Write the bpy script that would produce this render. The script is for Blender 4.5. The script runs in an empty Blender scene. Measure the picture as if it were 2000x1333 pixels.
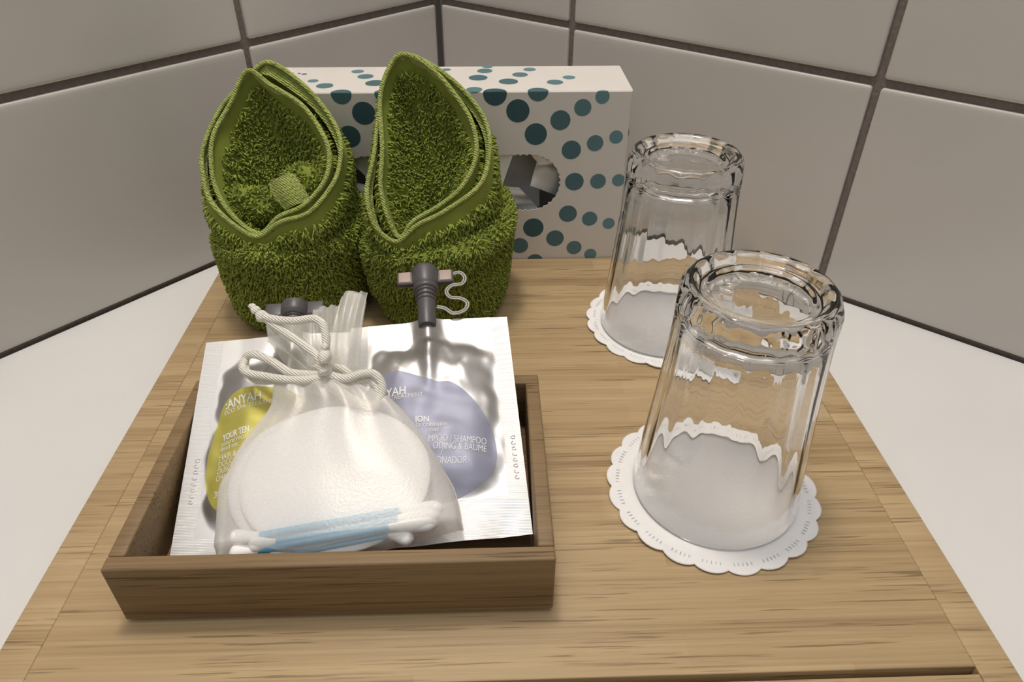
import bpy, math, random
import numpy as np
from mathutils import Vector

# ------------------------------------------------------------------ camera, world, lights, exposure
sc = bpy.context.scene
CM = 0.01                                    # everything below is laid out in centimetres, z = 0 is the top of the bamboo board
F, PITCH, ROLL, YAW, CAMH = 1400.2, 0.63195, 0.00418, 0.03479, 25.0
def cam_axes():
    f = np.array([math.sin(YAW)*math.cos(PITCH), math.cos(YAW)*math.cos(PITCH), -math.sin(PITCH)])
    r = np.array([math.cos(YAW), -math.sin(YAW), 0.0]); u = np.cross(r, f)
    c, s = math.cos(ROLL), math.sin(ROLL)
    return c*r+s*u, -s*r+c*u, f
RX, UP, FW = cam_axes(); CAM = np.array([0, 0, CAMH])
cd = bpy.data.cameras.new('camera'); cam = bpy.data.objects.new('camera', cd); sc.collection.objects.link(cam)
cd.sensor_width = 36; cd.lens = F/2000*36; cd.clip_start = 0.01; cd.clip_end = 50
from mathutils import Matrix
m4 = Matrix(((RX[0], UP[0], -FW[0], 0), (RX[1], UP[1], -FW[1], 0), (RX[2], UP[2], -FW[2], CAMH*CM), (0, 0, 0, 1)))
cam.matrix_world = m4; sc.camera = cam
sc.view_settings.view_transform = 'Standard'; sc.view_settings.look = 'None'
sc.view_settings.gamma = 1; sc.view_settings.use_curve_mapping = False
sc.view_settings.exposure = 0.15

w = bpy.data.worlds.new('room_light'); sc.world = w; w.use_nodes = True
wn = w.node_tree; wn.nodes.clear()
wo = wn.nodes.new('ShaderNodeOutputWorld'); wb = wn.nodes.new('ShaderNodeBackground')
wt = wn.nodes.new('ShaderNodeTexCoord'); ws = wn.nodes.new('ShaderNodeSeparateXYZ'); wr = wn.nodes.new('ShaderNodeValToRGB')
wm = wn.nodes.new('ShaderNodeMapRange'); wm.inputs[1].default_value = -1; wm.inputs[2].default_value = 1
wn.links.new(wt.outputs['Generated'], ws.inputs[0]); wn.links.new(ws.outputs['Z'], wm.inputs[0]); wn.links.new(wm.outputs[0], wr.inputs[0])
wr.color_ramp.elements[0].position = .48; wr.color_ramp.elements[0].color = (.045, .04, .036, 1)
wr.color_ramp.elements[1].position = .85; wr.color_ramp.elements[1].color = (.62, .60, .57, 1)
wn.links.new(wr.outputs[0], wb.inputs[0]); wb.inputs[1].default_value = 0.66
wn.links.new(wb.outputs[0], wo.inputs[0])

def area(name, loc, target, size, power, col, size_y=None):
    d = bpy.data.lights.new(name, 'AREA'); d.energy = power; d.color = col; d.size = size
    if size_y: d.shape = 'RECTANGLE'; d.size_y = size_y
    o = bpy.data.objects.new(name, d); sc.collection.objects.link(o)
    o.location = Vector(loc)*CM
    o.rotation_euler = (Vector(target)-Vector(loc)).to_track_quat('-Z', 'Y').to_euler()
    return o
area('mirror_downlight', (-7, 34, 112), (-3, 28, 0), .14, 4.1, (1.0, .91, .80))
area('ceiling_panel', (8, 30, 175), (4, 30, 0), 1.3, 9.0, (.93, .97, 1.0))
area('window_light', (-60, -120, 165), (0, 30, 0), .5, 1.6, (.80, .90, 1.0), .6)
sc.cycles.sample_clamp_indirect = 30; sc.cycles.blur_glossy = .3; sc.cycles.transmission_bounces = 16; sc.cycles.max_bounces = 16; sc.cycles.transparent_max_bounces = 16

# ------------------------------------------------------------------ helpers
def ray(px, py): return RX*((px-1000)/F) + UP*(-(py-666.5)/F) + FW
def on_z(px, py, z=0.0):
    d = ray(px, py); return CAM + d*((z-CAMH)/d[2])
def on_y(px, py, y):
    d = ray(px, py); return CAM + d*(y/d[1])
SL = 0.36; SC = math.cos(math.atan(SL))
SN = np.array([0, -SL, 1.0])*SC                       # normal of the leaning sachets
def on_s(px, py, h=0.0):                              # point h above the leaning plane
    d = ray(px, py); z0 = 0.62 - SL*17.5 + h/SC
    t = (z0 - CAMH)/(d[2] - SL*d[1]); return CAM + d*t

def link(o, parent=None, origin=(0, 0, 0)):
    sc.collection.objects.link(o)
    if parent is not None: o.parent = parent
    return o
def tag(o, label=None, cat=None, group=None, kind=None):
    if label: o['label'] = label
    if cat: o['category'] = cat
    if group: o['group'] = group
    if kind: o['kind'] = kind
    return o
def empty(name, loc):
    o = bpy.data.objects.new(name, None); sc.collection.objects.link(o); o.location = Vector(loc)*CM
    o.empty_display_size = .02; o['org'] = list(map(float, loc)); return o
class MB:
    def __init__(s): s.v = []; s.f = []; s.m = []; s.n = 0
    def add(s, v, f, mi=0):
        v = np.asarray(v, float).reshape(-1, 3)
        for q in f: s.f.append(tuple(int(i)+s.n for i in q)); s.m.append(mi)
        s.v.append(v); s.n += len(v); return s
    def grid(s, G, cu=False, cv=False, mi=0, flip=False):
        G = np.asarray(G); nu, nv = G.shape[:2]; f = []
        for i in range(nu if cu else nu-1):
            for j in range(nv if cv else nv-1):
                a, b, c, d = i*nv+j, ((i+1) % nu)*nv+j, ((i+1) % nu)*nv+(j+1) % nv, i*nv+(j+1) % nv
                f.append((a, d, c, b) if flip else (a, b, c, d))
        return s.add(G.reshape(-1, 3), f, mi)
    def build(s, name, mats, parent=None, smooth=True, loc=(0, 0, 0), angle=None):
        org = np.array(parent['full'] if (parent is not None and 'full' in parent) else (parent['org'] if parent is not None else (0, 0, 0)), float)
        loc = np.array(loc, float)
        V = (np.concatenate(s.v) - org - loc)*CM
        me = bpy.data.meshes.new(name); me.from_pydata(V.tolist(), [], s.f); 
        if not isinstance(mats, (list, tuple)): mats = [mats]
        for m in mats: me.materials.append(m)
        me.polygons.foreach_set('material_index', s.m)
        me.polygons.foreach_set('use_smooth', [smooth]*len(me.polygons)); me.update()
        o = bpy.data.objects.new(name, me); link(o, parent); o.location = Vector(loc.tolist())*CM
        o['full'] = (org+loc).tolist()
        if angle: me.set_sharp_from_angle(angle=math.radians(angle))
        return o
def rbox(mb, x0, x1, y0, y1, z0, z1, r=.1, mi=0, n=3):
    """box with rounded edges, as a superellipsoid-like offset of a box grid"""
    bm = __import__('bmesh').new()
    import bmesh
    bmesh.ops.create_cube(bm, size=1)
    for v in bm.verts:
        v.co = Vector(((x0+x1)/2+v.co.x*(x1-x0), (y0+y1)/2+v.co.y*(y1-y0), (z0+z1)/2+v.co.z*(z1-z0)))
    if r > 0: bmesh.ops.bevel(bm, geom=bm.edges[:], offset=r, segments=n, profile=.5, affect='EDGES')
    bm.verts.ensure_lookup_table(); bm.verts.index_update()
    mb.add([tuple(v.co) for v in bm.verts], [[v.index for v in f.verts] for f in bm.faces], mi); bm.free(); return mb
def spline(P, n, closed=False):
    P = np.asarray(P, float); k = len(P); out = []
    N = n if closed else n-1
    for i in range(n):
        t = i/N*(k if closed else k-1)
        a = int(math.floor(t)); a = min(a, k-2) if not closed else a; u = t-a
        g = (lambda j: P[j % k]) if closed else (lambda j: P[j] if 0 <= j < k else (2*P[0]-P[1] if j < 0 else 2*P[-1]-P[-2]))
        p0, p1, p2, p3 = g(a-1), g(a), g(a+1), g(a+2)
        out.append(.5*((2*p1)+(-p0+p2)*u+(2*p0-5*p1+4*p2-p3)*u*u+(-p0+3*p1-3*p2+p3)*u**3))
    return np.array(out)
def tube(mb, C, r, ns=12, closed=False, caps=True, mi=0, flat=1.0):
    C = np.asarray(C, float); n = len(C); r = np.broadcast_to(np.asarray(r, float), (n,))
    T = np.gradient(C, axis=0) if not closed else np.roll(C, -1, 0)-np.roll(C, 1, 0)
    T /= np.linalg.norm(T, axis=1)[:, None]+1e-9
    a = np.cross(T[0], [0, 0, 1]); 
    if np.linalg.norm(a) < .1: a = np.cross(T[0], [1, 0, 0])
    G = []
    for i in range(n):
        a = a-T[i]*(a@T[i]); a /= np.linalg.norm(a); b = np.cross(T[i], a)
        th = np.arange(ns)*2*math.pi/ns
        G.append(C[i]+r[i]*(np.cos(th)[:, None]*a+np.sin(th)[:, None]*b*flat))
    mb.grid(G, cu=closed, cv=True, mi=mi)
    if caps and not closed:
        m = mb.n-n*ns
        mb.f.append(tuple(m+i for i in range(ns))); mb.m.append(mi)
        mb.f.append(tuple(m+(n-1)*ns+i for i in reversed(range(ns)))); mb.m.append(mi)
def lathe(mb, prof, c, ns=64, mi=0, rad=None):
    G = []
    for r, z in prof:
        row = []
        for k in range(ns):
            th = 2*math.pi*k/ns; rr = rad(r, z, th) if rad else r
            row.append((c[0]+rr*math.cos(th), c[1]+rr*math.sin(th), c[2]+z))
        G.append(row)
    mb.grid(G, cv=True, mi=mi)
def sstep(a, b, x):
    t = np.clip((x-a)/(b-a), 0, 1); return t*t*(3-2*t)

# ------------------------------------------------------------------ materials
class NT:
    def __init__(s, name):
        s.m = bpy.data.materials.new(name); s.m.use_nodes = True; s.t = s.m.node_tree; s.t.nodes.clear()
        s.out = s.n('ShaderNodeOutputMaterial'); s.p = s.n('ShaderNodeBsdfPrincipled'); s.l(s.p.outputs[0], s.out.inputs[0])
    def n(s, k, **kw):
        x = s.t.nodes.new(k)
        for a, b in kw.items(): setattr(x, a, b)
        return x
    def l(s, a, b): s.t.links.new(a, b)
    def coords(s, scale=(1, 1, 1), loc=(0, 0, 0), kind='Object', rot=(0, 0, 0)):
        tc = s.n('ShaderNodeTexCoord'); mp = s.n('ShaderNodeMapping')
        mp.inputs['Scale'].default_value = scale; mp.inputs['Location'].default_value = loc; mp.inputs['Rotation'].default_value = rot
        s.l(tc.outputs[kind], mp.inputs[0]); return mp.outputs[0]
    def noise(s, vec, scale=1, detail=3, rough=.5, dist=0):
        x = s.n('ShaderNodeTexNoise'); x.inputs['Scale'].default_value = scale; x.inputs['Detail'].default_value = detail
        x.inputs['Roughness'].default_value = rough; x.inputs['Distortion'].default_value = dist; s.l(vec, x.inputs['Vector']); return x.outputs['Fac']
    def ramp(s, fac, stops, interp='LINEAR'):
        x = s.n('ShaderNodeValToRGB'); x.color_ramp.interpolation = interp; e = x.color_ramp.elements
        while len(e) < len(stops): e.new(.5)
        for i, (p, c) in enumerate(stops): e[i].position = p; e[i].color = (*c, 1) if len(c) == 3 else c
        s.l(fac, x.inputs[0]); return x.outputs[0]
    def mix(s, fac, a, b, blend='MIX'):
        x = s.n('ShaderNodeMix', data_type='RGBA', blend_type=blend)
        for v, i in ((fac, 0), (a, 6), (b, 7)):
            if isinstance(v, (int, float)): x.inputs[i].default_value = v
            elif isinstance(v, tuple): x.inputs[i].default_value = (*v, 1)
            else: s.l(v, x.inputs[i])
        return x.outputs[2]
    def math(s, op, a, b=0.0):
        x = s.n('ShaderNodeMath', operation=op)
        for v, i in ((a, 0), (b, 1)):
            if isinstance(v, (int, float)): x.inputs[i].default_value = v
            else: s.l(v, x.inputs[i])
        return x.outputs[0]
    def bump(s, h, strength=.3, dist=.001):
        x = s.n('ShaderNodeBump'); x.inputs['Strength'].default_value = strength; x.inputs['Distance'].default_value = dist
        s.l(h, x.inputs['Height']); s.l(x.outputs[0], s.p.inputs['Normal']); return x
    def set(s, **kw):
        for k, v in kw.items():
            k = k.replace('_', ' ')
            if isinstance(v, tuple): s.p.inputs[k].default_value = (*v, 1) if len(v) == 3 else v
            elif isinstance(v, (int, float)): s.p.inputs[k].default_value = v
            else: s.l(v, s.p.inputs[k])
        return s

def wood(name, axis=0, light=(.52, .375, .205), mid=(.43, .30, .158), dark=(.27, .175, .083), seed=0., rough=.5, brick=(16, 1.1), pale=.5, side=False):
    t = NT(name)
    # x' runs along the grain
    rot = (0, 0, 0) if axis == 0 else (0, 0, math.pi/2)
    def co(al, ac, off): 
        return t.coords((al, ac, ac if side else ac*.6), (off, off*1.7, off*.6), rot=rot)
    rotd = t.n('ShaderNodeTexCoord')
    fine = t.noise(co(9, 760, seed), 1, 4, .6)
    medn = t.noise(co(4.5, 190, seed+3), 1, 3, .6, .4)
    broad = t.noise(co(2.2, 34, seed+7), 1, 2, .5)
    dash = t.noise(co(24, 1000, seed+11), 1, 2, .5)
    gate = t.noise(co(9, 110, seed+17), 1, 2, .5)
    br = t.n('ShaderNodeTexBrick'); br.offset = .37; br.offset_frequency = 2; br.squash = 1
    br.inputs['Color1'].default_value = (0, 0, 0, 1); br.inputs['Color2'].default_value = (1, 1, 1, 1); br.inputs['Mortar'].default_value = (.5, .5, .5, 1)
    br.inputs['Scale'].default_value = 1; br.inputs['Mortar Size'].default_value = .0; br.inputs['Bias'].default_value = 0
    br.inputs['Brick Width'].default_value = brick[0]*CM; br.inputs['Row Height'].default_value = brick[1]*CM
    v = t.coords((1, 1, 1), (seed*.01+.5, .5, .5), rot=rot if not side else ((math.pi/2, 0, 0) if axis == 0 else (math.pi/2, 0, math.pi/2)))
    t.l(v, br.inputs[0])
    f = t.math('ADD', t.math('MULTIPLY', fine, .45), t.math('MULTIPLY', medn, .35))
    f = t.math('ADD', f, t.math('MULTIPLY', broad, .15))
    f = t.math('ADD', f, t.math('MULTIPLY', br.outputs[0], .13))
    col = t.ramp(f, [(.33, dark), (.50, mid), (.68, light)])
    d = t.math('MULTIPLY', t.ramp(dash, [(.585, (0, 0, 0)), (.645, (1, 1, 1))]), t.ramp(gate, [(.40, (0, 0, 0)), (.56, (1, 1, 1))]))
    col = t.mix(t.math('MULTIPLY', d, .75), col, tuple(c*.70 for c in dark))
    t.set(Base_Color=col, Roughness=t.math('ADD', t.math('MULTIPLY', fine, .15), rough-.07), Specular_IOR_Level=.35)
    t.bump(t.math('SUBTRACT', fine, t.math('MULTIPLY', d, .8)), .22, .0004)
    return t.m

def simple(name, col, rough=.5, **kw):
    t = NT(name); t.set(Base_Color=col, Roughness=rough, **kw); return t.m

M = {}
M['board'] = wood('bamboo_panel', 0, seed=1.)
M['rail'] = wood('bamboo_end_strip', 0, seed=5.3, brick=(9, .7))
M['tray_x'] = wood('bamboo_tray_front', 0, light=(.29, .195, .10), mid=(.22, .14, .068), dark=(.11, .066, .03), seed=9., side=True, brick=(30, 1.6))
M['tray_y'] = wood('bamboo_tray_side', 1, light=(.29, .195, .10), mid=(.22, .14, .068), dark=(.11, .066, .03), seed=12., side=True, brick=(30, 1.6))
M['tray_floor'] = wood('bamboo_tray_floor', 0, light=(.28, .18, .095), mid=(.22, .135, .07), dark=(.12, .07, .035), seed=14.)

t = NT('white_glazed_counter'); n = t.noise(t.coords(), 9, 3); n2 = t.noise(t.coords((1, 1, 1)), 120, 3)
t.set(Base_Color=t.ramp(n, [(.3, (.735, .71, .69)), (.7, (.77, .745, .725))]), Roughness=.28); t.bump(n2, .04, .001); M['counter'] = t.m
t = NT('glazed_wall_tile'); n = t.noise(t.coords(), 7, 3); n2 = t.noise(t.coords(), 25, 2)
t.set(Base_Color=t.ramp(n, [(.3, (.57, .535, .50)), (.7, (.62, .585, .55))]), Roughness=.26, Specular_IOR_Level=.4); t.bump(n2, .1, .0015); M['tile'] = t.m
t = NT('brown_grout'); n = t.noise(t.coords(), 400, 4)
t.set(Base_Color=t.ramp(n, [(.3, (.18, .145, .13)), (.7, (.235, .195, .17))]), Roughness=.9); t.bump(n, .5, .001); M['grout'] = t.m

def terry(name, base):
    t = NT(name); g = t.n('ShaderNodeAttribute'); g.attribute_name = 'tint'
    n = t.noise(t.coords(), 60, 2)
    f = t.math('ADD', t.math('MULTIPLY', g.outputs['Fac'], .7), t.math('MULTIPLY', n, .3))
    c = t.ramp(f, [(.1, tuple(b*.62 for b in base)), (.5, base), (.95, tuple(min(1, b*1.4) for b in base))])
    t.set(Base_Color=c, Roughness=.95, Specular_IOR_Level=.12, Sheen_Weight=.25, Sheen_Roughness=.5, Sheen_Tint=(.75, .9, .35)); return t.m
GREEN = (.31, .365, .066)
M['terry'] = terry('green_terry_pile', GREEN)
t = NT('green_woven_hem'); 
wv = t.n('ShaderNodeTexWave'); wv.wave_type = 'BANDS'; wv.bands_direction = 'DIAGONAL'; wv.inputs['Scale'].default_value = 330; wv.inputs['Distortion'].default_value = 2.5
wv.inputs['Detail'].default_value = 1; t.l(t.coords(), wv.inputs[0])
vo = t.n('ShaderNodeTexVoronoi'); vo.inputs['Scale'].default_value = 650; t.l(t.coords(), vo.inputs['Vector'])
hh = t.math('ADD', t.math('MULTIPLY', wv.outputs['Fac'], .4), t.math('MULTIPLY', vo.outputs['Distance'], -.8))
t.set(Base_Color=t.ramp(t.noise(t.coords(), 90, 3), [(.3, (.36, .42, .10)), (.7, (.48, .54, .15))]), Roughness=.9, Specular_IOR_Level=.15, Sheen_Weight=.2)
t.bump(hh, 1.0, .0012); M['hem'] = t.m

t = NT('white_carton'); t.set(Base_Color=(.70, .655, .61), Roughness=.55, Specular_IOR_Level=.3); t.bump(t.noise(t.coords(), 300, 2), .05, .0005); M['carton'] = t.m
t = NT('teal_dot_print'); g = t.n('ShaderNodeAttribute'); g.attribute_name = 'dotcol'; t.l(g.outputs['Color'], t.p.inputs['Base Color']); t.set(Roughness=.4, Specular_IOR_Level=.25); M['dot'] = t.m
M['inside'] = simple('grey_carton_inside', (.76, .73, .69), .8)
t = NT('white_tissue_paper'); t.set(Base_Color=(.92, .90, .885), Roughness=.9, Subsurface_Weight=.0); t.bump(t.noise(t.coords(), 500, 3), .2, .0006); M['tissue'] = t.m

t = NT('clear_glass'); t.set(Base_Color=(.985, .99, .99), Roughness=.0, IOR=1.5, Transmission_Weight=1.0); M['glass'] = t.m
t = NT('white_doily_paper'); t.set(Base_Color=(.84, .81, .79), Roughness=.85); t.bump(t.noise(t.coords(), 600, 3), .2, .0005); M['paper'] = t.m
M['ink'] = simple('grey_embossed_print', (.42, .45, .52), .8)

t = NT('silver_foil'); n = t.noise(t.coords(), 30, 3, .5); n2 = t.noise(t.coords((1, 1, 1)), 110, 3)
t.set(Base_Color=(.56, .55, .55), Metallic=.95, Roughness=t.ramp(n, [(.3, (.36, .36, .36)), (.7, (.44, .44, .44))])); t.bump(t.math('ADD', n, t.math('MULTIPLY', n2, .25)), .07, .003); M['foil'] = t.m
t = NT('ribbed_foil_seal'); wv = t.n('ShaderNodeTexWave'); wv.bands_direction = 'Y'; wv.inputs['Scale'].default_value = 520; t.l(t.coords(), wv.inputs[0])
t.set(Base_Color=(.80, .785, .78), Metallic=.85, Roughness=.46); t.bump(wv.outputs['Fac'], .35, .0003); M['seal'] = t.m
def label(name, c):
    t = NT(name); n = t.noise(t.coords(), 30, 3); t.set(Base_Color=c, Metallic=.35, Roughness=.52); t.bump(n, .1, .003); return t.m
M['yellow'] = label('yellow_green_label_print', (.55, .49, .11))
M['lavender'] = label('lavender_label_print', (.33, .335, .43))
M['white'] = simple('white_lettering', (.86, .85, .84), .5)
M['pale'] = simple('pale_yellow_lettering', (.82, .80, .52), .5)
M['cap'] = simple('dark_grey_plastic', (.095, .088, .092), .38)
M['capwing'] = simple('peach_grey_plastic', (.42, .31, .26), .45)
M['tether'] = simple('translucent_grey_plastic', (.45, .43, .39), .35)

def organza(name, alpha, col=(.93, .90, .84)):
    t = NT(name)
    tr = t.n('ShaderNodeBsdfTransparent'); tl = t.n('ShaderNodeBsdfTranslucent'); df = t.n('ShaderNodeBsdfDiffuse'); gl = t.n('ShaderNodeBsdfGlossy')
    gl.inputs['Roughness'].default_value = .32; gl.inputs['Color'].default_value = (.9, .87, .8, 1)
    tl.inputs[0].default_value = (*col, 1); df.inputs[0].default_value = (*col, 1)
    a = t.n('ShaderNodeMixShader'); a.inputs[0].default_value = .4; t.l(df.outputs[0], a.inputs[1]); t.l(tl.outputs[0], a.inputs[2])
    b = t.n('ShaderNodeMixShader'); b.inputs[0].default_value = .09; t.l(a.outputs[0], b.inputs[1]); t.l(gl.outputs[0], b.inputs[2])
    c = t.n('ShaderNodeMixShader'); t.l(tr.outputs[0], c.inputs[1]); t.l(b.outputs[0], c.inputs[2])
    ck = t.noise(t.coords((1, 1, 1)), 900, 2); lw = t.n('ShaderNodeLayerWeight'); lw.inputs[0].default_value = .35
    al = t.math('ADD', t.math('MULTIPLY', ck, .16), alpha-.08)
    al = t.math('ADD', al, t.math('MULTIPLY', lw.outputs['Facing'], .35)); al = t.math('MINIMUM', al, 1.0)
    t.l(al, c.inputs[0]); t.l(c.outputs[0], t.out.inputs[0])
    bp = t.n('ShaderNodeBump'); bp.inputs['Strength'].default_value = .25; bp.inputs['Distance'].default_value = .0003; t.l(ck, bp.inputs['Height'])
    for x in (gl, df): t.l(bp.outputs[0], x.inputs['Normal'])
    t.t.nodes.remove(t.p); return t.m
M['organza'] = organza('cream_organza', .48, (.99, .955, .93))
M['organza_gathered'] = organza('cream_organza_gathered', .50, (.97, .945, .89))
t = NT('cream_satin_cord'); wv = t.n('ShaderNodeTexWave'); wv.bands_direction = 'DIAGONAL'; wv.inputs['Scale'].default_value = 420; wv.inputs['Distortion'].default_value = 1.5; t.l(t.coords(), wv.inputs[0])
t.set(Base_Color=(.95, .90, .80), Roughness=.36, Sheen_Weight=.3, Subsurface_Weight=.0); t.bump(wv.outputs['Fac'], .6, .0008); M['cord'] = t.m
t = NT('white_cotton'); t.set(Base_Color=(.95, .94, .93), Roughness=.95, Sheen_Weight=.2); t.bump(t.noise(t.coords(), 160, 3), .18, .0012); M['cotton'] = t.m
M['blue'] = simple('light_blue_plastic', (.13, .43, .66), .4)

# ------------------------------------------------------------------ room: counter, walls, tiles
CZ = -1.35; CX, CY = -3.958, 64.12; A = .85187
DL = np.array([-math.cos(A), -math.sin(A), 0]); DR = np.array([math.sin(A), -math.cos(A), 0])
NL = np.array([math.sin(A), -math.cos(A), 0]); NR = np.array([-math.cos(A), -math.sin(A), 0])   # into the room
CORN = np.array([CX, CY, CZ]); ZZ = np.array([0, 0, 1.])
mb = MB(); Q = 90.
pts = [CORN+DL*0, CORN+DL*Q, CORN+DL*Q+DR*Q, CORN+DR*Q]
mb.add([p for p in pts]+[p-ZZ*3 for p in pts], [(0, 1, 2, 3), (7, 6, 5, 4), (0, 4, 5, 1), (1, 5, 6, 2), (2, 6, 7, 3), (3, 7, 4, 0)])
o = mb.build('floor', M['counter'], smooth=False); tag(o, 'white glazed counter corner the bamboo board lies on', 'counter', kind='structure')
def wall(name, D, N, cuts, lbl):
    mb = MB(); gw = .5
    # grout bed: thin slab behind the tile faces
    a, b = CORN-N*.25-ZZ*2, CORN+D*Q-N*.25-ZZ*2; H = 130.
    P = [a, b, b+ZZ*H, a+ZZ*H]; P2 = [p-N*3 for p in P]
    mb.add(P+P2, [(0, 1, 2, 3), (7, 6, 5, 4), (0, 4, 5, 1), (1, 5, 6, 2), (2, 6, 7, 3), (3, 7, 4, 0)], 1)
    xs = [.3]+cuts; zs = [0.32-gw/2, 14.1164]+[14.1164+20.85*k for k in range(1, 6)]
    for i in range(len(xs)-1):
        for j in range(len(zs)-1):
            x0, x1 = xs[i]+(gw/2 if i else 0), xs[i+1]-gw/2; z0, z1 = zs[j]+gw/2, zs[j+1]-gw/2
            # pillow-edged tile: rings going in from the edge
            prof = [(0, -.25), (0, -.10), (.03, -.055), (.10, -.018), (.22, -.004), (.45, 0)]
            G = []
            for ins, h in prof:
                rr = .18; x2, x3, y2, y3 = x0+ins, x1-ins, z0+ins, z1-ins; row = []
                for (cx, cy, s0) in ((x3-rr, y3-rr, 0), (x2+rr, y3-rr, 1), (x2+rr, y2+rr, 2), (x3-rr, y2+rr, 3)):
                    for k in range(5):
                        th = (s0+k/4)*math.pi/2; row.append(CORN+D*(cx+rr*math.cos(th))+ZZ*(cy+rr*math.sin(th))+N*h)
                G.append(row)
            base = mb.n; mb.grid(G, cv=True); mb.f.append(tuple(base+5*20+k for k in range(20))); mb.m.append(0)
    o = mb.build(name, [M['tile'], M['grout']], angle=50); tag(o, lbl, 'wall', kind='structure')
wall('wall_left', DL, NL, [18.157, 39.0, 59.85, 80.7], 'large white wall tiles with brown grout, wall left of the corner')
wall('wall_right', DR, NR, [13.369, 34.919, 56.2, 77.5], 'large white wall tiles with brown grout, wall right of the corner')

# ------------------------------------------------------------------ bamboo board
X0, X1, YB = -18.42, 18.89, 43.85; JL, JR, YS = -16.94, 17.47, 13.55
bd = empty('bamboo_board', (0, 22, CZ)); tag(bd, 'large rectangular bamboo board lying on the white counter under everything else', 'board')
mb = MB(); rbox(mb, JL, JR, YS, YB-.0, CZ, 0, .05); mb.build('centre_panel', M['board'], bd, angle=40)
for (a, b) in ((X0, JL-.006), (JR+.006, X1)):
    mb = MB(); rbox(mb, a, b, 1., YB, CZ, -.012, .05); mb.build('end_strip', M['rail'], bd, angle=40)
mb = MB(); rbox(mb, JL+.002, JR-.002, 1., YS-.27, CZ, -.03, .05); mb.build('front_rail', M['board'], bd, angle=40)

# ------------------------------------------------------------------ tissue box
BX0, BX1, BY0, BY1, BZ0, BZ1 = -14.1, 8.85, 43.95, 49.35, CZ, 11.56
tb = empty('tissue_box', ((BX0+BX1)/2, 46.6, CZ)); tag(tb, 'white tissue box with teal dots standing on its side behind the green towels', 'tissue box')
mb = MB(); W = .06
def hole(k, n, grow=0, jg=1):       # stadium outline of the opening
    cx0, cx1, cz, rr = -7.75, 2.7, 5.62, 1.93+grow; L = cx1-cx0; per = 2*L+2*math.pi*rr; s = (k/n*per) % per
    jag = jg*(.045*math.sin(k*2.1)+.03*math.sin(k*3.7))
    if s < L: return cx0+s, cz+rr+jag
    s -= L
    if s < math.pi*rr: th = math.pi/2-s/rr; return cx1+(rr+jag)*math.cos(th), cz+(rr+jag)*math.sin(th)
    s -= math.pi*rr
    if s < L: return cx1-s, cz-rr-jag
    s -= L; th = -math.pi/2-s/rr; return cx0+(rr+jag)*math.cos(th), cz+(rr+jag)*math.sin(th)
n = 240; hp = [hole(k, n) for k in range(n)]
cxm, czm = -2.5, 5.62
def rim(x, z):
    dx, dz = x-cxm, z-czm; s = 1e9
    if dx > 1e-9: s = min(s, (BX1-cxm)/dx)
    if dx < -1e-9: s = min(s, (BX0-cxm)/dx)
    if dz > 1e-9: s = min(s, (BZ1-czm)/dz)
    if dz < -1e-9: s = min(s, (BZ0-czm)/dz)
    return cxm+dx*s, czm+dz*s
rp = [rim(*hole(k, n, 0, 0)) for k in range(n)]
for cxx, czz in ((BX0, BZ0), (BX0, BZ1), (BX1, BZ0), (BX1, BZ1)):     # snap nearest sample to each corner
    k = min(range(n), key=lambda i: (rp[i][0]-cxx)**2+(rp[i][1]-czz)**2); rp[k] = (cxx, czz)
bev = .07
hq = [hole(k, n, .18, 0) for k in range(n)]
G = [[(x, BY0+W, z) for x, z in hp], [(x, BY0, z) for x, z in hp], [(x, BY0, z) for x, z in hq],
     [(np.clip(x, BX0+bev, BX1-bev), BY0, np.clip(z, BZ0+bev, BZ1-bev)) for x, z in rp],
     [(x, BY0+bev, z) for x, z in rp], [(x, BY1, z) for x, z in rp]]
mb.grid(G, cv=True, mi=0, flip=True); b0 = mb.n-n; mb.f.append(tuple(b0+i for i in range(n))); mb.m.append(0)
# inner faces
G = [[(x, BY0+W, z) for x, z in hp], [(np.clip(x, BX0+W, BX1-W), BY0+W, np.clip(z, BZ0+W, BZ1-W)) for x, z in rp],
     [(np.clip(x, BX0+W, BX1-W), BY1-W, np.clip(z, BZ0+W, BZ1-W)) for x, z in rp]]
mb.grid(G, cv=True, mi=1); b0 = mb.n-n; mb.f.append(tuple(b0+i for i in reversed(range(n)))); mb.m.append(1)
mbc = mb; n_plain = mb.n
# printed dots; a dot near the top front edge wraps over it
dots = []          # (x, s, r): s = height up the front, carrying on across the top
def fr(cx, cy, r):
    p = on_y(560+cx/2.857, 110+cy/2.857, BY0); q = on_y(560+(cx+r)/2.857, 110+cy/2.857, BY0); dots.append((p[0], p[2], q[0]-p[0]))
def tp(cx, cy, r):
    p = on_z(560+cx/2.857, 110+cy/2.857, BZ1); q = on_z(560+(cx+r)/2.857, 110+cy/2.857, BZ1); dots.append((p[0], BZ1+p[1]-BY0, q[0]-p[0]))
for a in ((303, 210, 58), (430, 318, 65), (350, 448, 62), (545, 208, 56), (1045, 160, 46), (1162, 210, 66), (1290, 305, 65), (1390, 435, 62), (1403, 193, 58), (1527, 357, 56),
          (1652, 287, 48), (1762, 225, 40), (1588, 523, 54), (1721, 485, 46), (1838, 451, 38), (1605, 700, 52), (1737, 698, 44), (1851, 692, 36),
          (1569, 879, 50), (1690, 907, 43), (1796, 933, 34), (1376, 957, 57), (1497, 1016, 49), (1603, 1068, 42), (1694, 1105, 34), (1300, 1057, 47), (1385, 1145, 46), (1935, 425, 28)): fr(*a)
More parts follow.
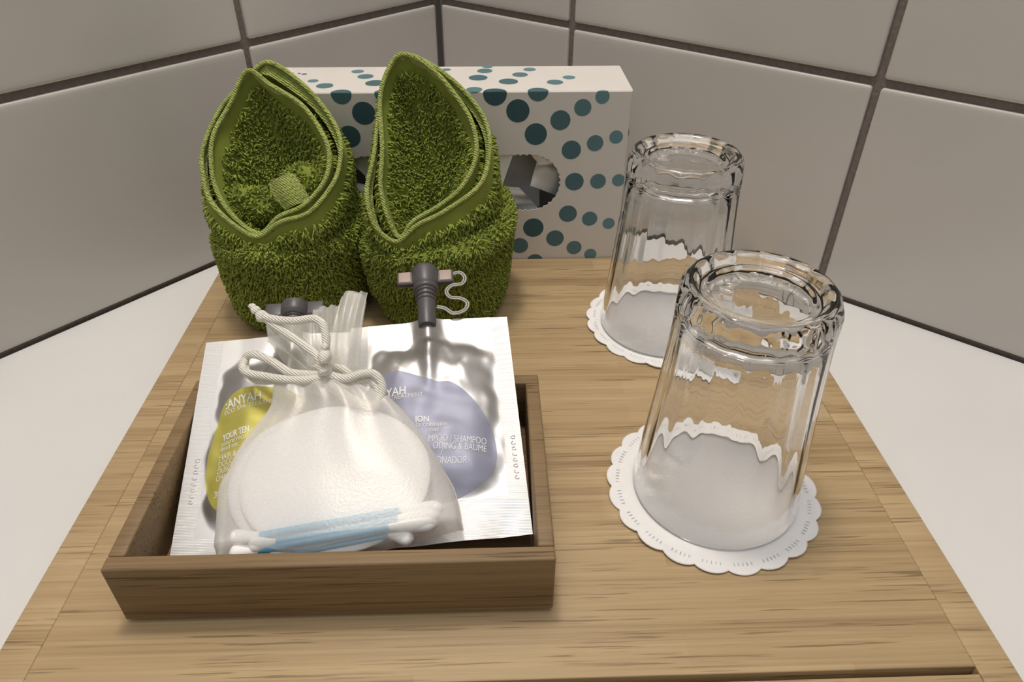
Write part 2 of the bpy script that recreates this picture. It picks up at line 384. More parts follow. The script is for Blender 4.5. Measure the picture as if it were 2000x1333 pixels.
for a in ((396, 85, 35), (440, 113, 45), (493, 150, 55), (212, 165, 48), (147, 138, 30), (98, 100, 16), (890, 75, 25), (1068, 120, 53), (1105, 82, 43), (1120, 58, 30),
          (1237, 141, 54), (1302, 103, 44), (1355, 74, 35), (1497, 145, 46), (1575, 118, 36), (760, 58, 26), (640, 140, 50), (70, 96, 10), (33, 94, 8)): tp(*a)
for a in ((-10.6, 9.2, .8), (-12.6, 10.2, .62), (-12.2, 8.0, .7), (-12.0, 5.4, .66), (-13.3, 5.5, .5), (-11.9, 3.2, .66), (-13.2, 2.7, .5), (-10.3, 1.7, .72)): dots.append(a)
mb = mbc; cols = [(0, 0, 0, 1)]*n_plain
for x, s, r in dots:
    V = []
    for ir, rr in enumerate(np.linspace(0, r, 7)):
        for k in range(40):
            th = 2*math.pi*k/40; u, v = x+rr*math.cos(th), s+rr*math.sin(th); v = max(v, BZ0+.02); e = .008
            if u > BX1: V.append((BX1+e, BY0-e+(u-BX1), min(v, BZ1))); continue
            u = max(u, BX0)
            if v <= BZ1-.05: V.append((u, BY0-e, v))
            elif v <= BZ1+.05: V.append((u, BY0-e+(v-BZ1+.05)*.3, BZ1+e-.0-(BZ1+.05-v)*.3))
            else: V.append((u, BY0+(v-BZ1), BZ1+e))
    V = np.array(V).reshape(7, 40, 3); mb.grid(V, cv=True, flip=True, mi=2)
    t_ = min(1, max(0, (r-.42)/.42)); c = np.array([.14, .26, .29])*(1-t_)+np.array([0, .026, .038])*t_
    cols += [(*c, 1)]*280
o = mb.build('carton', [M['carton'], M['inside'], M['dot']], tb, smooth=False); at = o.data.color_attributes.new('dotcol', 'FLOAT_COLOR', 'POINT')
at.data.foreach_set('color', np.array(cols, 'f').ravel())
# folded tissues visible in the opening
rng = np.random.default_rng(5)
def sheet(corners, bulge, seed, nu=26, nv=22, amp=.12):
    r = np.random.default_rng(seed); ph = r.uniform(0, 6, 8); a, b, c, d = map(np.array, corners)
    G = np.zeros((nu, nv, 3))
    for i in range(nu):
        for j in range(nv):
            u, v = i/(nu-1), j/(nv-1)
            p = (a*(1-u)+b*u)*(1-v)+(d*(1-u)+c*u)*v
            k = bulge*math.sin(math.pi*u)*math.sin(math.pi*v)+amp*(math.sin(5*u+7*v+ph[0])+.6*math.sin(11*u-4*v+ph[1])+.4*math.sin(17*v+3*u+ph[2]))
            G[i, j] = p+np.array([0, -k, .3*k])
    return G
for k, (cs, bl) in enumerate([
    (((-2.5, 45.5, 3.2), (3.4, 46.0, 3.1), (2.0, 45.6, 4.9), (-2.0, 45.0, 5.6)), .35),
    (((.2, 44.4, 3.6), (1.6, 44.7, 7.6), (-3.5, 44.9, 8.3), (-3.0, 44.6, 3.4)), .2),
    (((2.7, 45.2, 5.2), (5.3, 46.2, 3.7), (5.6, 46.6, 8.0), (3.2, 45.6, 6.9)), .25),
    (((2.4, 44.6, 7.9), (5.2, 45.0, 8.0), (4.9, 45.4, 6.6), (3.3, 45.0, 6.7)), .15),
    (((-10.5, 45.4, 3.2), (-6.5, 45.4, 3.2), (-7.2, 45.0, 5.2), (-9.4, 45.4, 5.6)), .3),
    (((-9.0, 45.0, 7.2), (-6.2, 44.5, 8.0), (-5.5, 44.6, 3.8), (-7.2, 44.8, 5.0)), .2),
    (((-7, 46.2, 2.8), (3.5, 46.4, 2.8), (3.5, 47.4, 8.2), (-7, 47.2, 8.2)), .3)]):
    mb = MB(); G = sheet(cs, bl, k)+np.array([0, -.7 if k < 6 else 0, 0]); G[..., 1] = np.maximum(G[..., 1], 44.03+.05*k); mb.grid(G)
    G2 = G+np.array([0, .02, 0]); mb.grid(G2, flip=True)
    o = mb.build('tissue', M['tissue'], tb)

# ------------------------------------------------------------------ small bamboo tray
TX0, TX1, TY0, TY1, TH = -14.12, 2.2, 16.22, 26.95, 3.25
ty = empty('bamboo_tray', ((TX0+TX1)/2, (TY0+TY1)/2, 0)); tag(ty, 'small open bamboo tray holding sachets and a sheer pouch on the board', 'tray')
TWD = .64
def rail(name, x0, x1, y0, y1, m):
    mb = MB(); rbox(mb, x0, x1, y0, y1, .2, TH, .09); return mb.build(name, m, ty, angle=50)
rail('front_wall', TX0, TX1, TY0, TY0+TWD, M['tray_x']); rail('back_wall', TX0, TX1, TY1-TWD, TY1, M['tray_x'])
rail('side_wall', TX0, TX0+TWD, TY0+TWD+.004, TY1-TWD-.004, M['tray_y']); rail('side_wall', TX1-TWD, TX1, TY0+TWD+.004, TY1-TWD-.004, M['tray_y'])
mb = MB(); rbox(mb, TX0+.5, TX1-.5, TY0+.5, TY1-.5, 0, .45, .1); mb.build('tray_base', M['tray_floor'], ty, angle=50)

# ------------------------------------------------------------------ terry pile generator
def tufts(G, sgn, dens, rnd, L=.27, mask=None, lean=(0, -.2, -.5), rad=.05):
    G = np.asarray(G); a, b, c, d = G[:-1, :-1], G[1:, :-1], G[1:, 1:], G[:-1, 1:]
    nrm = np.cross(c-a, d-b)*.5*sgn; ar = np.linalg.norm(nrm, axis=2)
    if mask is not None: ar = ar*mask[:-1, :-1]
    pr = (ar/ar.sum()).ravel(); n = int(ar.sum()*dens)
    k = rnd.choice(len(pr), n, p=pr); i, j = np.unravel_index(k, ar.shape); u, v = rnd.random((2, n, 1))
    P = (a[i, j]*(1-u)+b[i, j]*u)*(1-v)+(d[i, j]*(1-u)+c[i, j]*u)*v
    # smooth vertex normals
    VN = np.zeros_like(G); 
    for sl in ((slice(None, -1), slice(None, -1)), (slice(1, None), slice(None, -1)), (slice(1, None), slice(1, None)), (slice(None, -1), slice(1, None))): VN[sl] += nrm
    N = VN[i, j]; N /= np.linalg.norm(N, axis=1)[:, None]+1e-9
    ln = np.asarray(lean, float)+rnd.normal(0, .55, (n, 3)); ln -= N*np.sum(ln*N, 1)[:, None]
    l = (L*rnd.uniform(.7, 1.3, (n, 1)))
    t1 = np.cross(N, rnd.normal(0, 1, (n, 3))); t1 /= np.linalg.norm(t1, axis=1)[:, None]; t2 = np.cross(N, t1)
    C = [P-N*.03, P+N*l*.5+ln*l*.18, P+N*l*.85+ln*l*.55, P+N*l*.95+ln*l*.9]
    R = [rad, rad*1.1, rad*1.0, rad*.25]
    V = []
    for cc, rr in zip(C, R):
        for q in range(3):
            th = q*2*math.pi/3; V.append(cc+rr*(math.cos(th)*t1+math.sin(th)*t2))
    V = np.stack(V, 1)                            # n,12,3
    fq = []
    for s in range(3):
        for q in range(3): fq.append((s*3+q, s*3+(q+1) % 3, s*3+3+(q+1) % 3, s*3+3+q))
    fq = np.array(fq)[None]+(np.arange(n)*12)[:, None, None]
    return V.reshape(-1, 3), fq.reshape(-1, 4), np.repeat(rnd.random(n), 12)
def terry_mesh(name, grids, parent, rnd, extra=None):
    """grids: list of (G, sign, density, mask, cu) -> base cloth plus its loops, one mesh"""
    Vs, Fs, Ts, off = [], [], [], 0
    for G, sgn, dens, mask, kw in grids:
        G = np.asarray(G); nu, nv = G.shape[:2]
        ii, jj = np.meshgrid(np.arange(nu-1), np.arange(nv-1), indexing='ij'); q = ii*nv+jj
        f = np.stack([q, q+nv, q+nv+1, q+1], -1).reshape(-1, 4)
        if sgn < 0: f = f[:, ::-1]
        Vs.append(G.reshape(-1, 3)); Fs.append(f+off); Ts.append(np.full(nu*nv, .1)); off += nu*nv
        if dens:
            v, f, t = tufts(G, sgn, dens, rnd, mask=mask, **kw); Vs.append(v); Fs.append(f+off); Ts.append(t); off += len(v)
    V = np.concatenate(Vs); Fq = np.concatenate(Fs); T = np.concatenate(Ts)
    org = np.array(parent['org']); me = bpy.data.meshes.new(name)
    me.vertices.add(len(V)); me.vertices.foreach_set('co', ((V-org)*CM).astype('f').ravel())
    me.loops.add(Fq.size); me.loops.foreach_set('vertex_index', Fq.astype('i').ravel())
    me.polygons.add(len(Fq)); me.polygons.foreach_set('loop_start', np.arange(0, Fq.size, 4, dtype='i')); me.polygons.foreach_set('loop_total', np.full(len(Fq), 4, 'i'))
    me.update(calc_edges=True); me.polygons.foreach_set('use_smooth', [True]*len(Fq)); me.materials.append(M['terry'])
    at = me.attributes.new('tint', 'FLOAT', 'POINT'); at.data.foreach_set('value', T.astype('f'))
    o = bpy.data.objects.new(name, me); link(o, parent); return o

def close(G): return np.concatenate([G, G[:1]], 0)
def hem_from(G, sgn, off=.05, th=.0):
    G = np.asarray(G); V = np.gradient(G, axis=0); U = np.gradient(G, axis=1); N = np.cross(V, U)*(-sgn); N /= np.linalg.norm(N, axis=2)[..., None]+1e-9
    return G+N*off

def towel(lbl, cx, cy, base, top, cuff_z, bump, rim_px, rim2_px, K, seed, fold, ridge=None):
    """base/top = (rx, ry) of the wrapped cuff; cuff_z(th) its height; rim_px = [(px,py,y)] opening edge."""
    rnd = np.random.default_rng(seed)
    tw = empty('folded_towel', (cx, cy, 0)); tag(tw, lbl, 'towel', 'folded green washcloths')
    # --- cuff
    nth, nt = 120, 40; G = np.zeros((nth+1, nt, 3))
    for i in range(nth+1):
        th = 2*math.pi*i/nth; c, s = math.cos(th), math.sin(th); e = 2.5
        den = (abs(c)**e+abs(s)**e)**(-1/e); zt = cuff_z(th)
        for j in range(nt):
            t = j/(nt-1)
            if t < .72:
                k = t/.72; z = zt*k*.93; f = k**.85; rx, ry = base[0]+(top[0]-base[0])*f, base[1]+(top[1]-base[1])*f; g = 1.0
                sag = 1-.05*max(0, 1-k*7)
                rx *= sag; ry *= sag
            else:                                     # rolled lip turning inwards and down
                a = (t-.72)/.28*math.pi*1.05; rr = .62
                rx, ry = top[0]-rr*(1-math.cos(a)), top[1]-rr*(1-math.cos(a)); z = zt*.93+rr*.9*math.sin(a) - (0 if a < 2.2 else (a-2.2)*.9)
            b = bump(th, z/zt)
            G[i, j] = (cx+(rx*den+b)*c, cy+(ry*den+b)*s, max(z, .06))
    # --- hood
    n = 144
    B = spline([on_y(*p) for p in rim_px], n, closed=True); cen = B.mean(0)
    K = np.array(K, float)
    th = np.linspace(0, 2*math.pi, n, endpoint=False)
    top_w = sstep(cen[2]-1, B[:, 2].max(), B[:, 2])[:, None]
    nin = 44; I = np.zeros((n, nin, 3)); D = B-cen
    Kc = K+np.stack([D[:, 0]*.10, D[:, 1]*.1+0*D[:, 0], D[:, 2]*.03], 1)
    for j in range(nin):
        e = j/(nin-1); f = e**1.15
        back = .6*math.sin(math.pi*min(1, e*1.15))*top_w
        front = (1-top_w)
        P = B*(1-f)+Kc*f+np.array([0, 1, 0])*back
        P += np.array([0, 0, -1.])*front*(.75*math.sin(math.pi*e))
        P += np.stack([.10*np.sin(5*th+7*e+seed), .12*np.sin(7*th-5*e), .0*th], 1)*math.sin(math.pi*e)
        if ridge is not None:
            q = np.exp(-((P[:, 0]-ridge[0])/.45)**2)[:, None]*math.sin(math.pi*e); P = P-np.array([0, ridge[1], 0])*q
        I[:, j] = P
    def outer(Bc, g, nj=34, spread=1.0):
        O = np.zeros((n, nj, 3)); ang = np.arctan2((Bc[:, 1]-cy)+.8*(Bc[:, 2]-cen[2])/3.0, Bc[:, 0]-cx)
        # walk round the base evenly, starting from the low front point
        a0 = -math.pi/2; sgn = -1
        ang = a0+sgn*np.linspace(0, 2*math.pi, n, endpoint=False)
        tgt = np.stack([cx+(top[0]-.75)*np.cos(ang), cy+(top[1]-.75)*np.sin(ang), np.full(n, cuff_z(0)*.62)], 1)
        out = np.stack([np.cos(ang), np.sin(ang), 0*ang], 1)
        for j in range(nj):
            e = j/(nj-1)
            P = Bc*(1-e)+tgt*e+out*(g*spread)*math.sin(math.pi*min(1, e*1.02)**.7)
            P += out*.10*math.sin(6*e)*np.sin(4*ang+seed)[:, None]+np.array([0, 1.5, 0])*math.sin(math.pi*e)*top_w
            O[:, j] = P
        return O
    O = outer(B, .15)
    tr = dict(L=.27)
    Ic, Oc = close(I), close(O)
    mi = np.zeros(Ic.shape[:2]); mi[:, 6:] = 1; mo = np.zeros(Oc.shape[:2]); mo[:, 3:] = 1; mo2 = np.zeros(Oc.shape[:2]); mo2[:, 5:] = 1
    B2 = spline([on_y(*p) for p in rim2_px], n, closed=True); O2 = outer(B2, .3); O2c = close(O2)
    I2 = np.stack([B2*(1-e)+(B*(1-.0)+np.array([0, .3, -.9]))*e for e in np.linspace(0, 1, 8)], 1); I2c = close(I2)
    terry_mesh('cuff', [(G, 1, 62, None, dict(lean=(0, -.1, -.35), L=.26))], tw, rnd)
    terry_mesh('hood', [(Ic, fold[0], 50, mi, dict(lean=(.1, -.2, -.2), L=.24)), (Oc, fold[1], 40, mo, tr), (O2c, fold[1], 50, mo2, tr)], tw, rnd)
    # --- woven hem following both edges, on the inner and outer side of the fold
    for (ii, oo, k1, k2) in ((Ic, Oc, 8, 3), (I2c, O2c, 4, 6)):
        sec = np.concatenate([ii[:, :k1][:, ::-1], oo[:, 1:k2]], 1)
        ins, outs = hem_from(sec, fold[2], .10), None
        e = np.linspace(0, 1, sec.shape[1]); 
        wr = .085*np.sin(np.linspace(0, 2*math.pi*21, sec.shape[0]))[:, None, None]*np.sin(math.pi*e)[None, :, None]*np.array([0, 1, .3])
        mb = MB(); mb.grid(ins+wr); 
        # rolled lip bead on the very edge
        tube(mb, (ii[:-1, 0]+oo[:-1, 0])/2+np.array([0, -.05, .02]), .13, 8, closed=True)
        mb.build('hem', M['hem'], tw)
    return tw

sc_cz1 = lambda th: 5.9+.35*math.cos(th)+.15*math.sin(2*th)
b1 = lambda th, k: .12*math.sin(3*th+1)+.10*math.sin(5*th+k*4)-.25*math.exp(-((k-.0)/.12)**2)
T1 = towel('green terry washcloth folded into a pocket, with a rolled end tucked inside', -11.8, 38.7, (3.65, 3.5), (4.22, 4.1), sc_cz1, b1,
    [(508, 456, 35.2), (460, 427, 35.6), (424, 373, 36.5), (413, 314, 37.5), (419, 260, 38.4), (451, 202, 39.5), (483, 139, 40.3), (528, 166, 40.0), (586, 202, 39.3), (622, 247, 38.5), (643, 296, 37.5), (636, 350, 36.5), (595, 400, 35.7), (545, 424, 35.2)],
    [(505, 462, 35.0), (460, 441, 35.2), (415, 397, 35.9), (399, 350, 36.7), (397, 292, 38.0), (430, 215, 39.8), (480, 158, 40.7), (523, 122, 41.3), (586, 160, 40.6), (640, 220, 39.5), (664, 269, 38.4), (664, 319, 37.4), (649, 362, 36.4), (604, 415, 35.3), (548, 434, 34.9)],
    (-11.6, 39.3, 5.7), 11, (-1, 1, 1))
sc_cz2 = lambda th: 5.95+.45*math.cos(th)+.3*math.sin(th+.5)
def b2(th, k):
    # diagonal overlapping fold on the front: thicker above the line that falls from right to left
    a = math.atan2(math.sin(th+math.pi/2), math.cos(th+math.pi/2))     # 0 at the front, + to the right
    line = .60+.16*a+.12*math.sin(1.8*a); 
    return .10*math.sin(3*th)+.08*math.sin(5*th+k*3)+.32*float(sstep(line-.03, line+.05, k))*math.exp(-(a/1.5)**4)
T2 = towel('green terry washcloth folded into a single tall pointed hood, standing behind the lavender sachet', -3.1, 38.9, (3.75, 3.5), (4.38, 4.2), sc_cz2, b2,
    [(782, 464, 35.2), (759, 428, 35.7), (744, 365, 36.5), (747, 290, 37.7), (743, 190, 39.4), (763, 128, 40.3), (790, 106, 40.4), (840, 132, 40.2), (885, 180, 39.5), (922, 240, 38.4), (930, 305, 37.3), (902, 365, 36.3), (855, 404, 35.6), (808, 432, 35.2)],
    [(775, 472, 35.0), (732, 440, 35.4), (717, 375, 36.3), (731, 300, 37.8), (742, 215, 39.5), (766, 136, 40.7), (796, 108, 40.9), (852, 133, 40.6), (908, 180, 39.9), (948, 236, 38.9), (956, 295, 37.6), (938, 360, 36.4), (870, 412, 35.3), (815, 440, 34.95)],
    (-3.4, 39.4, 5.9), 23, (-1, 1, 1), ridge=(-2.0, -.5))
# rolled end tucked inside the left towel: a curled strip with a flat hem end
rnd = np.random.default_rng(3)
def lump(c, R, tilt=0, n=56, m=34, sd=0.):
    G = np.zeros((n+1, m, 3)); ct, st = math.cos(tilt), math.sin(tilt)
    for i in range(n+1):
        a = 2*math.pi*i/n
        for j in range(m):
            b = math.pi*j/(m-1); k = 1+.10*math.sin(3*a+2*b+sd)+.06*math.sin(5*b+sd)
            x, y, z = R[0]*math.sin(b)*math.cos(a)*k, R[1]*math.sin(b)*math.sin(a)*k, R[2]*math.cos(b)*k
            G[i, j] = (c[0]+x*ct-z*st, c[1]+y, c[2]+x*st+z*ct)
    return G
lk = dict(lean=(0, -.3, .2), L=.25)
terry_mesh('rolled_end', [(lump(on_y(590, 362, 38.0), (1.25, .9, .95), .5), -1, 50, None, lk)], T1, rnd)
terry_mesh('rolled_end', [(lump(on_y(500, 402, 37.2), (1.25, .8, .95), -.5, sd=2.), -1, 50, None, lk)], T1, rnd)
terry_mesh('rolled_end', [(lump(on_y(550, 405, 37.4), (1.0, .7, .7), .2, sd=4.), -1, 50, None, lk)], T1, rnd)
mb = MB(); e = np.linspace(0, 1, 18)
pa = spline([on_y(527, 358, 36.7), on_y(538, 382, 36.4), on_y(560, 410, 36.1)], 18); pb = spline([on_y(570, 338, 37.0), on_y(590, 365, 36.7), on_y(606, 392, 36.4)], 18)
Gs = np.array([[pa[i]*(1-u)+pb[i]*u+np.array([0, -.35, .2])*math.sin(math.pi*u) for u in np.linspace(0, 1, 12)] for i in range(18)])
mb.grid(Gs); mb.grid(Gs+np.array([0, .25, -.12]), flip=True)
tube(mb, pa+np.array([0, .1, -.05]), .13, 8); mb.build('inner_hem', M['hem'], T1)

# ------------------------------------------------------------------ glasses and doilies
def glass_mesh():
    mb = MB(); ns = 168; NF = 18
    outer_p = [(3.60, 0.0), (3.68, .06), (3.70, .16), (3.675, .4), (3.62, 1.0), (3.54, 2.0), (3.46, 3.0), (3.38, 4.0), (3.30, 5.0), (3.23, 6.0), (3.16, 7.0), (3.10, 8.0), (3.06, 8.8), (3.05, 9.3), (3.06, 9.7), (3.05, 10.15), (2.99, 10.45), (2.88, 10.68), (2.74, 10.80), (2.60, 10.82), (2.46, 10.78), (2.36, 10.66), (2.28, 10.52), (2.16, 10.46), (2.06, 10.50), (1.98, 10.50), (1.90, 10.44), (1.7, 10.42), (1.2, 10.42), (.6, 10.42), (.05, 10.42)]
    def fl(r, z, th):
        k = sstep(2.0, 7.5, z)*(1-sstep(10.72, 10.84, z)) if r > 2.4 else 0
        ph = (th*NF/(2*math.pi)) % 1-.5; a = math.pi/NF
        poly = math.cos(a)/math.cos(ph*2*a)              # flat facets
        return r*(1-(1-poly)*1.1*k)
    lathe(mb, outer_p, (0, 0, 0), ns, rad=fl)
    inner_p = [(3.60, 0.0), (3.50, .04), (3.46, .14), (3.42, .5), (3.36, 1.2), (3.27, 2.2), (3.18, 3.2), (3.09, 4.2), (3.00, 5.2), (2.91, 6.2), (2.83, 7.2), (2.76, 8.0), (2.70, 8.6), (2.58, 9.0), (2.35, 9.22), (2.0, 9.32), (1.5, 9.38), (.8, 9.40), (.05, 9.40)]
    def fi(r, z, th): return r*(1+.010*sstep(1.0, 5.0, z)*math.cos(NF*th+.6)+.004*math.cos(3*th+z*.8)*sstep(.3, 3, z))
    lathe(mb, inner_p[::-1], (0, 0, 0), ns, rad=fi)
    # caps at the axis
    no = len(outer_p)*ns; mb.f.append(tuple(no-ns+i for i in range(ns))); mb.m.append(0)
    mb.f.append(tuple(no+i for i in reversed(range(ns)))); mb.m.append(0)
    # raised maker's marks moulded in the foot
    return mb
gm = glass_mesh(); go = gm.build('drinking_glass', M['glass']); 
import bmesh
b_ = bmesh.new(); b_.from_mesh(go.data); bmesh.ops.remove_doubles(b_, verts=b_.verts, dist=1e-6); bmesh.ops.recalc_face_normals(b_, faces=b_.faces); b_.to_mesh(go.data); b_.free()
g2 = go.copy(); sc.collection.objects.link(g2)
DZ = .13
for o, (x, y), rz, lb in ((go, (10.1, 22.45), 12, 'upturned clear glass tumbler on the doily closer to the front of the board'),
                      (g2, (10.35, 35.7), 31, 'upturned clear glass tumbler on the doily near the tissue box')):
    o.location = (x*CM, y*CM, DZ*CM); o.rotation_euler = (0, 0, math.radians(rz)); tag(o, lb, 'glass', 'upturned glass tumblers')
# moulded marks: raised arc strokes near the foot centre, part of each glass
def marks(parent):
    mb = MB(); r0 = 1.25
    for k, a in enumerate((150, 122, 96, 70, 44, 18)):
        a = math.radians(a); c = np.array([r0*math.cos(a), r0*math.sin(a)*1.0, 10.43]); tx = np.array([math.sin(a), -math.cos(a), 0]); ty_ = np.array([math.cos(a), math.sin(a), 0])
        if k % 2: P = [c+tx*.2*math.cos(q)+ty_*.27*math.sin(q) for q in np.linspace(.6, 5.7, 14)]
        else: P = [c+tx*u+ty_*v for u, v in ((-.2, -.27), (-.1, .05), (0, .27), (.1, .05), (.2, -.27))]
        tube(mb, spline(P, 16), .05, 6)
    b = mb.build('moulded_mark', M['glass']); b.parent = parent; return b
marks(go); marks(g2)

def doily_mesh():
    mb = MB(); n = 480; R = 4.58; NS = 21
    def rr(th): return R+.23*abs(math.sin(NS*th/2))**.7
    fr_ = np.concatenate([np.linspace(0, .85, 10), np.linspace(.88, 1, 9)]); G = []
    for f in fr_:
        row = []
        for k in range(n):
            th = 2*math.pi*k/n; r = rr(th)*f; z = .10+.05*sstep(.88, .97, f)*(.5+.5*math.sin(5*th+1))*1.2+.02*math.sin(9*th)*sstep(.8, 1, f)
            row.append((r*math.cos(th), r*math.sin(th), z))
        G.append(row)
    edge = G[-1]; G.append([(x, y, z-.04) for x, y, z in edge]); G.append([(x*.98, y*.98, .01) for x, y, z in edge]); G.append([(0, 0, .01)]*n)
    mb.grid(G, cv=True)
    for k in range(NS*7):        # short pressed dashes round the border
        if k % 7 in (0, 6): continue
        th = 2*math.pi*(k+.5)/(NS*7); c, s = math.cos(th), math.sin(th); r1, r2, w_ = 4.22, 4.38, .016
        z = .10+.05*sstep(.88, .97, .92)*(.5+.5*math.sin(5*th+1))*1.2+.012
        mb.add([(r1*c-w_*s, r1*s+w_*c, z), (r1*c+w_*s, r1*s-w_*c, z), (r2*c+w_*s, r2*s-w_*c, z+.01), (r2*c-w_*s, r2*s+w_*c, z+.01)], [(0, 1, 2, 3)], 1)
    return mb
d1 = doily_mesh().build('paper_doily', [M['paper'], M['ink']]); d2 = d1.copy(); sc.collection.objects.link(d2)
for o, (x, y), rz, lb in ((d1, (10.0, 22.4), 7, 'white scalloped paper doily under the glass closer to the front of the board'),
                          (d2, (10.6, 35.85), 40, 'white scalloped paper doily under the glass near the tissue box')):
    o.location = (x*CM, y*CM, 0); o.rotation_euler = (0, 0, math.radians(rz)); tag(o, lb, 'doily', 'paper doilies under the glasses')

# ------------------------------------------------------------------ foil sachets
def make_sachet(lbl, tl, tr, L, h0, seed, labelcol, blob, lines, sp_u, emb, spout_len, tether):
    """tl/tr top corners on the leaning plane; L length down the slope"""
    TL, TR = np.array(tl), np.array(tr); U = TR-TL; Wd = np.linalg.norm(U); U /= Wd; Vd = np.cross(SN, U); Vd /= np.linalg.norm(Vd)   # Vd points up the slope
    O = TL-Vd*L; r = np.random.default_rng(seed); ph = r.uniform(0, 6.28, 12)
    def H(u, v):
        su, sb, st = .85, 1.75, 1.15
        # signed distance into the filled part (rounded rectangle)
        dx = min(u-su, Wd-su-u); dy = min(v-sb, L-st-v); d = min(dx, dy)
        if dx < 1.4 and dy < 1.4: d = 1.4-math.hypot(1.4-dx, 1.4-dy)
        f = float(sstep(-.02, 1.8, d)); h = .52*f**.8
        wk = (.07*math.sin(2.1*u+1.3*v+ph[0])+.06*math.sin(-1.7*u+2.6*v+ph[1])+.04*math.sin(4.5*u-1.1*v+ph[2])+.03*math.sin(6*v+2*u+ph[3]))
        edge = math.exp(-((d-.35)/.35)**2)
        h += wk*(.5*f+.6*edge)*(1 if d > -.05 else 0)
        du = u-sp_u; tv = (v-(L-4.2))/4.2
        if tv > 0:                                       # folds running into the spout
            wv = .35+.5*(1-tv); h += .40*math.exp(-(du/(.22+.28*tv))**2)*min(1, tv*1.6)-.10*math.exp(-((abs(du)-.55-1.1*(1-tv))/.35)**2)*math.sin(math.pi*tv)
            h += .07*math.exp(-((du-1.6*(1-tv)-.3)/.22)**2)*tv*(1-tv)*3+.06*math.exp(-((du+1.5*(1-tv)+.3)/.2)**2)*tv*(1-tv)*3
        h += .05*math.sin(.8*u+ph[4])*(1-f)+.10*(1-f)*max(0, 1-v/1.5)*math.sin(1.2*u+ph[5])
        return max(h, -.02)
    def S(u, v, e=0.0): 
        hh = H(u, v); cu = .06*math.sin(math.pi*u/Wd)*(1 if v > L/2 else -1)*abs(v/L-.5)*2
        return O+U*u+Vd*(v+cu)+SN*(h0+hh+e)
    org = (O+U*Wd/2); root = empty('foil_sachet', org); tag(root, lbl, 'sachet', 'foil sachets in the tray')
    nu, nv = 110, 150
    G = np.array([[S(Wd*i/(nu-1), L*j/(nv-1)) for j in range(nv)] for i in range(nu)])
    Bk = np.array([[O+U*(Wd*i/(nu-1))+Vd*(L*j/(nv-1))+SN*(h0-.04-.25*float(sstep(0, 1.4, min(min(i/(nu-1), 1-i/(nu-1))*Wd-.8, min(j/(nv-1), 1-j/(nv-1))*L-1.1)))) for j in range(nv)] for i in range(nu)])
    # the back rests on the tray rim, so keep it near flat
    mb = MB(); mb.grid(G)
    # seal area gets the ribbed foil
    for q in range(len(mb.f)):
        i, j = divmod(q, nv-1); u, v = Wd*i/(nu-1), L*j/(nv-1)
        if u < .8 or u > Wd-.85 or v < 1.7: mb.m[q] = 1
    mb.grid(Bk, flip=True)
    a = np.concatenate([G[:, 0], G[-1, :], G[::-1, -1], G[0, ::-1]]); b = np.concatenate([Bk[:, 0], Bk[-1, :], Bk[::-1, -1], Bk[0, ::-1]])
    mb.grid(np.stack([a, b], 1), flip=True)
    mb.build('foil_pouch', [M['foil'], M['seal']], root)
    # printed shape
    bl = spline(blob, 200, closed=True); c = bl.mean(0); mb = MB()
    G = np.array([[S(*(c+(p-c)*f), .02) for f in np.linspace(0, 1, 44)] for p in bl]); mb.grid(G, cu=True, flip=False)
    lab = mb.build('printed_label', M[labelcol], root)
    for (s, a_, b_, size, mt) in lines:
        cu = bpy.data.curves.new('lettering', 'FONT'); cu.body = s; cu.size = size; cu.resolution_u = 3; to = bpy.data.objects.new('lettering', cu)
        cu.offset = .010 if mt == 'bold' else -.002
        me = bpy.data.meshes.new_from_object(to); bpy.data.objects.remove(to)
        x0 = min(p.co.x for p in me.vertices); x1 = max(p.co.x for p in me.vertices)
        a_, b_ = np.array(a_), np.array(b_); d_ = b_-a_; wd = np.linalg.norm(d_); d_ /= wd; n_ = np.array([-d_[1], d_[0]])
        V = []
        for p in me.vertices:
            q = a_+d_*((p.co.x-x0)/(x1-x0)*wd)+n_*p.co.y; V.append(tuple(S(q[0], q[1], .042)))
        mb = MB(); mb.add(V, [tuple(p.vertices) for p in me.polygons]); mb.build('lettering', M['pale' if mt == 'pale' else 'white'], lab, smooth=False)
    # embossed code on the side seal
    mb = MB()
    for k in range(8):
        u, v = emb[0], emb[1]-k*.27
        P = [S(u+.10*math.cos(q), v+.07*math.sin(q), .01) for q in np.linspace(.5+(k*1.3) % 2, 5.6, 10)]; tube(mb, P, .022, 6)
    mb.build('embossed_code', M['seal'], root)
    # spout: stepped neck, ring, winged cap
    p0 = S(sp_u, L-.5, -.12); ax = Vd*1.0; 
    def prof(pr, name, m, par=root, n=40):
        mb = MB(); G = []
        for rr, s in pr: G.append([p0+ax*s+rr*(math.cos(q)*U+math.sin(q)*SN) for q in np.arange(n)*2*math.pi/n])
        mb.grid(G, cv=True, flip=True); q = mb.n
        mb.f.append(tuple(q-n+i for i in range(n))); mb.m.append(0); mb.f.append(tuple(i for i in reversed(range(n)))); mb.m.append(0)
        return mb.build(name, m, par, angle=40)
    e = spout_len
    neck = prof([(.40, 0), (.44, .2), (.45, 1.1*e), (.44, 1.45*e), (.50, 1.5*e), (.50, 1.58*e), (.44, 1.62*e), (.44, 1.7*e), (.51, 1.74*e), (.51, 1.82*e), (.44, 1.86*e), (.45, 1.95*e), (.52, 2.0*e), (.52, 2.1*e)], 'spout_neck', M['cap'])
    cap = prof([(.50, 2.08*e), (.60, 2.14*e), (.64, 2.25*e), (.60, 2.38*e), (.62, 2.42*e), (.66, 2.6*e), (.67, 3.3*e), (.66, 3.42*e), (.60, 3.5*e), (.3, 3.53*e)], 'spout_cap', M['cap'])
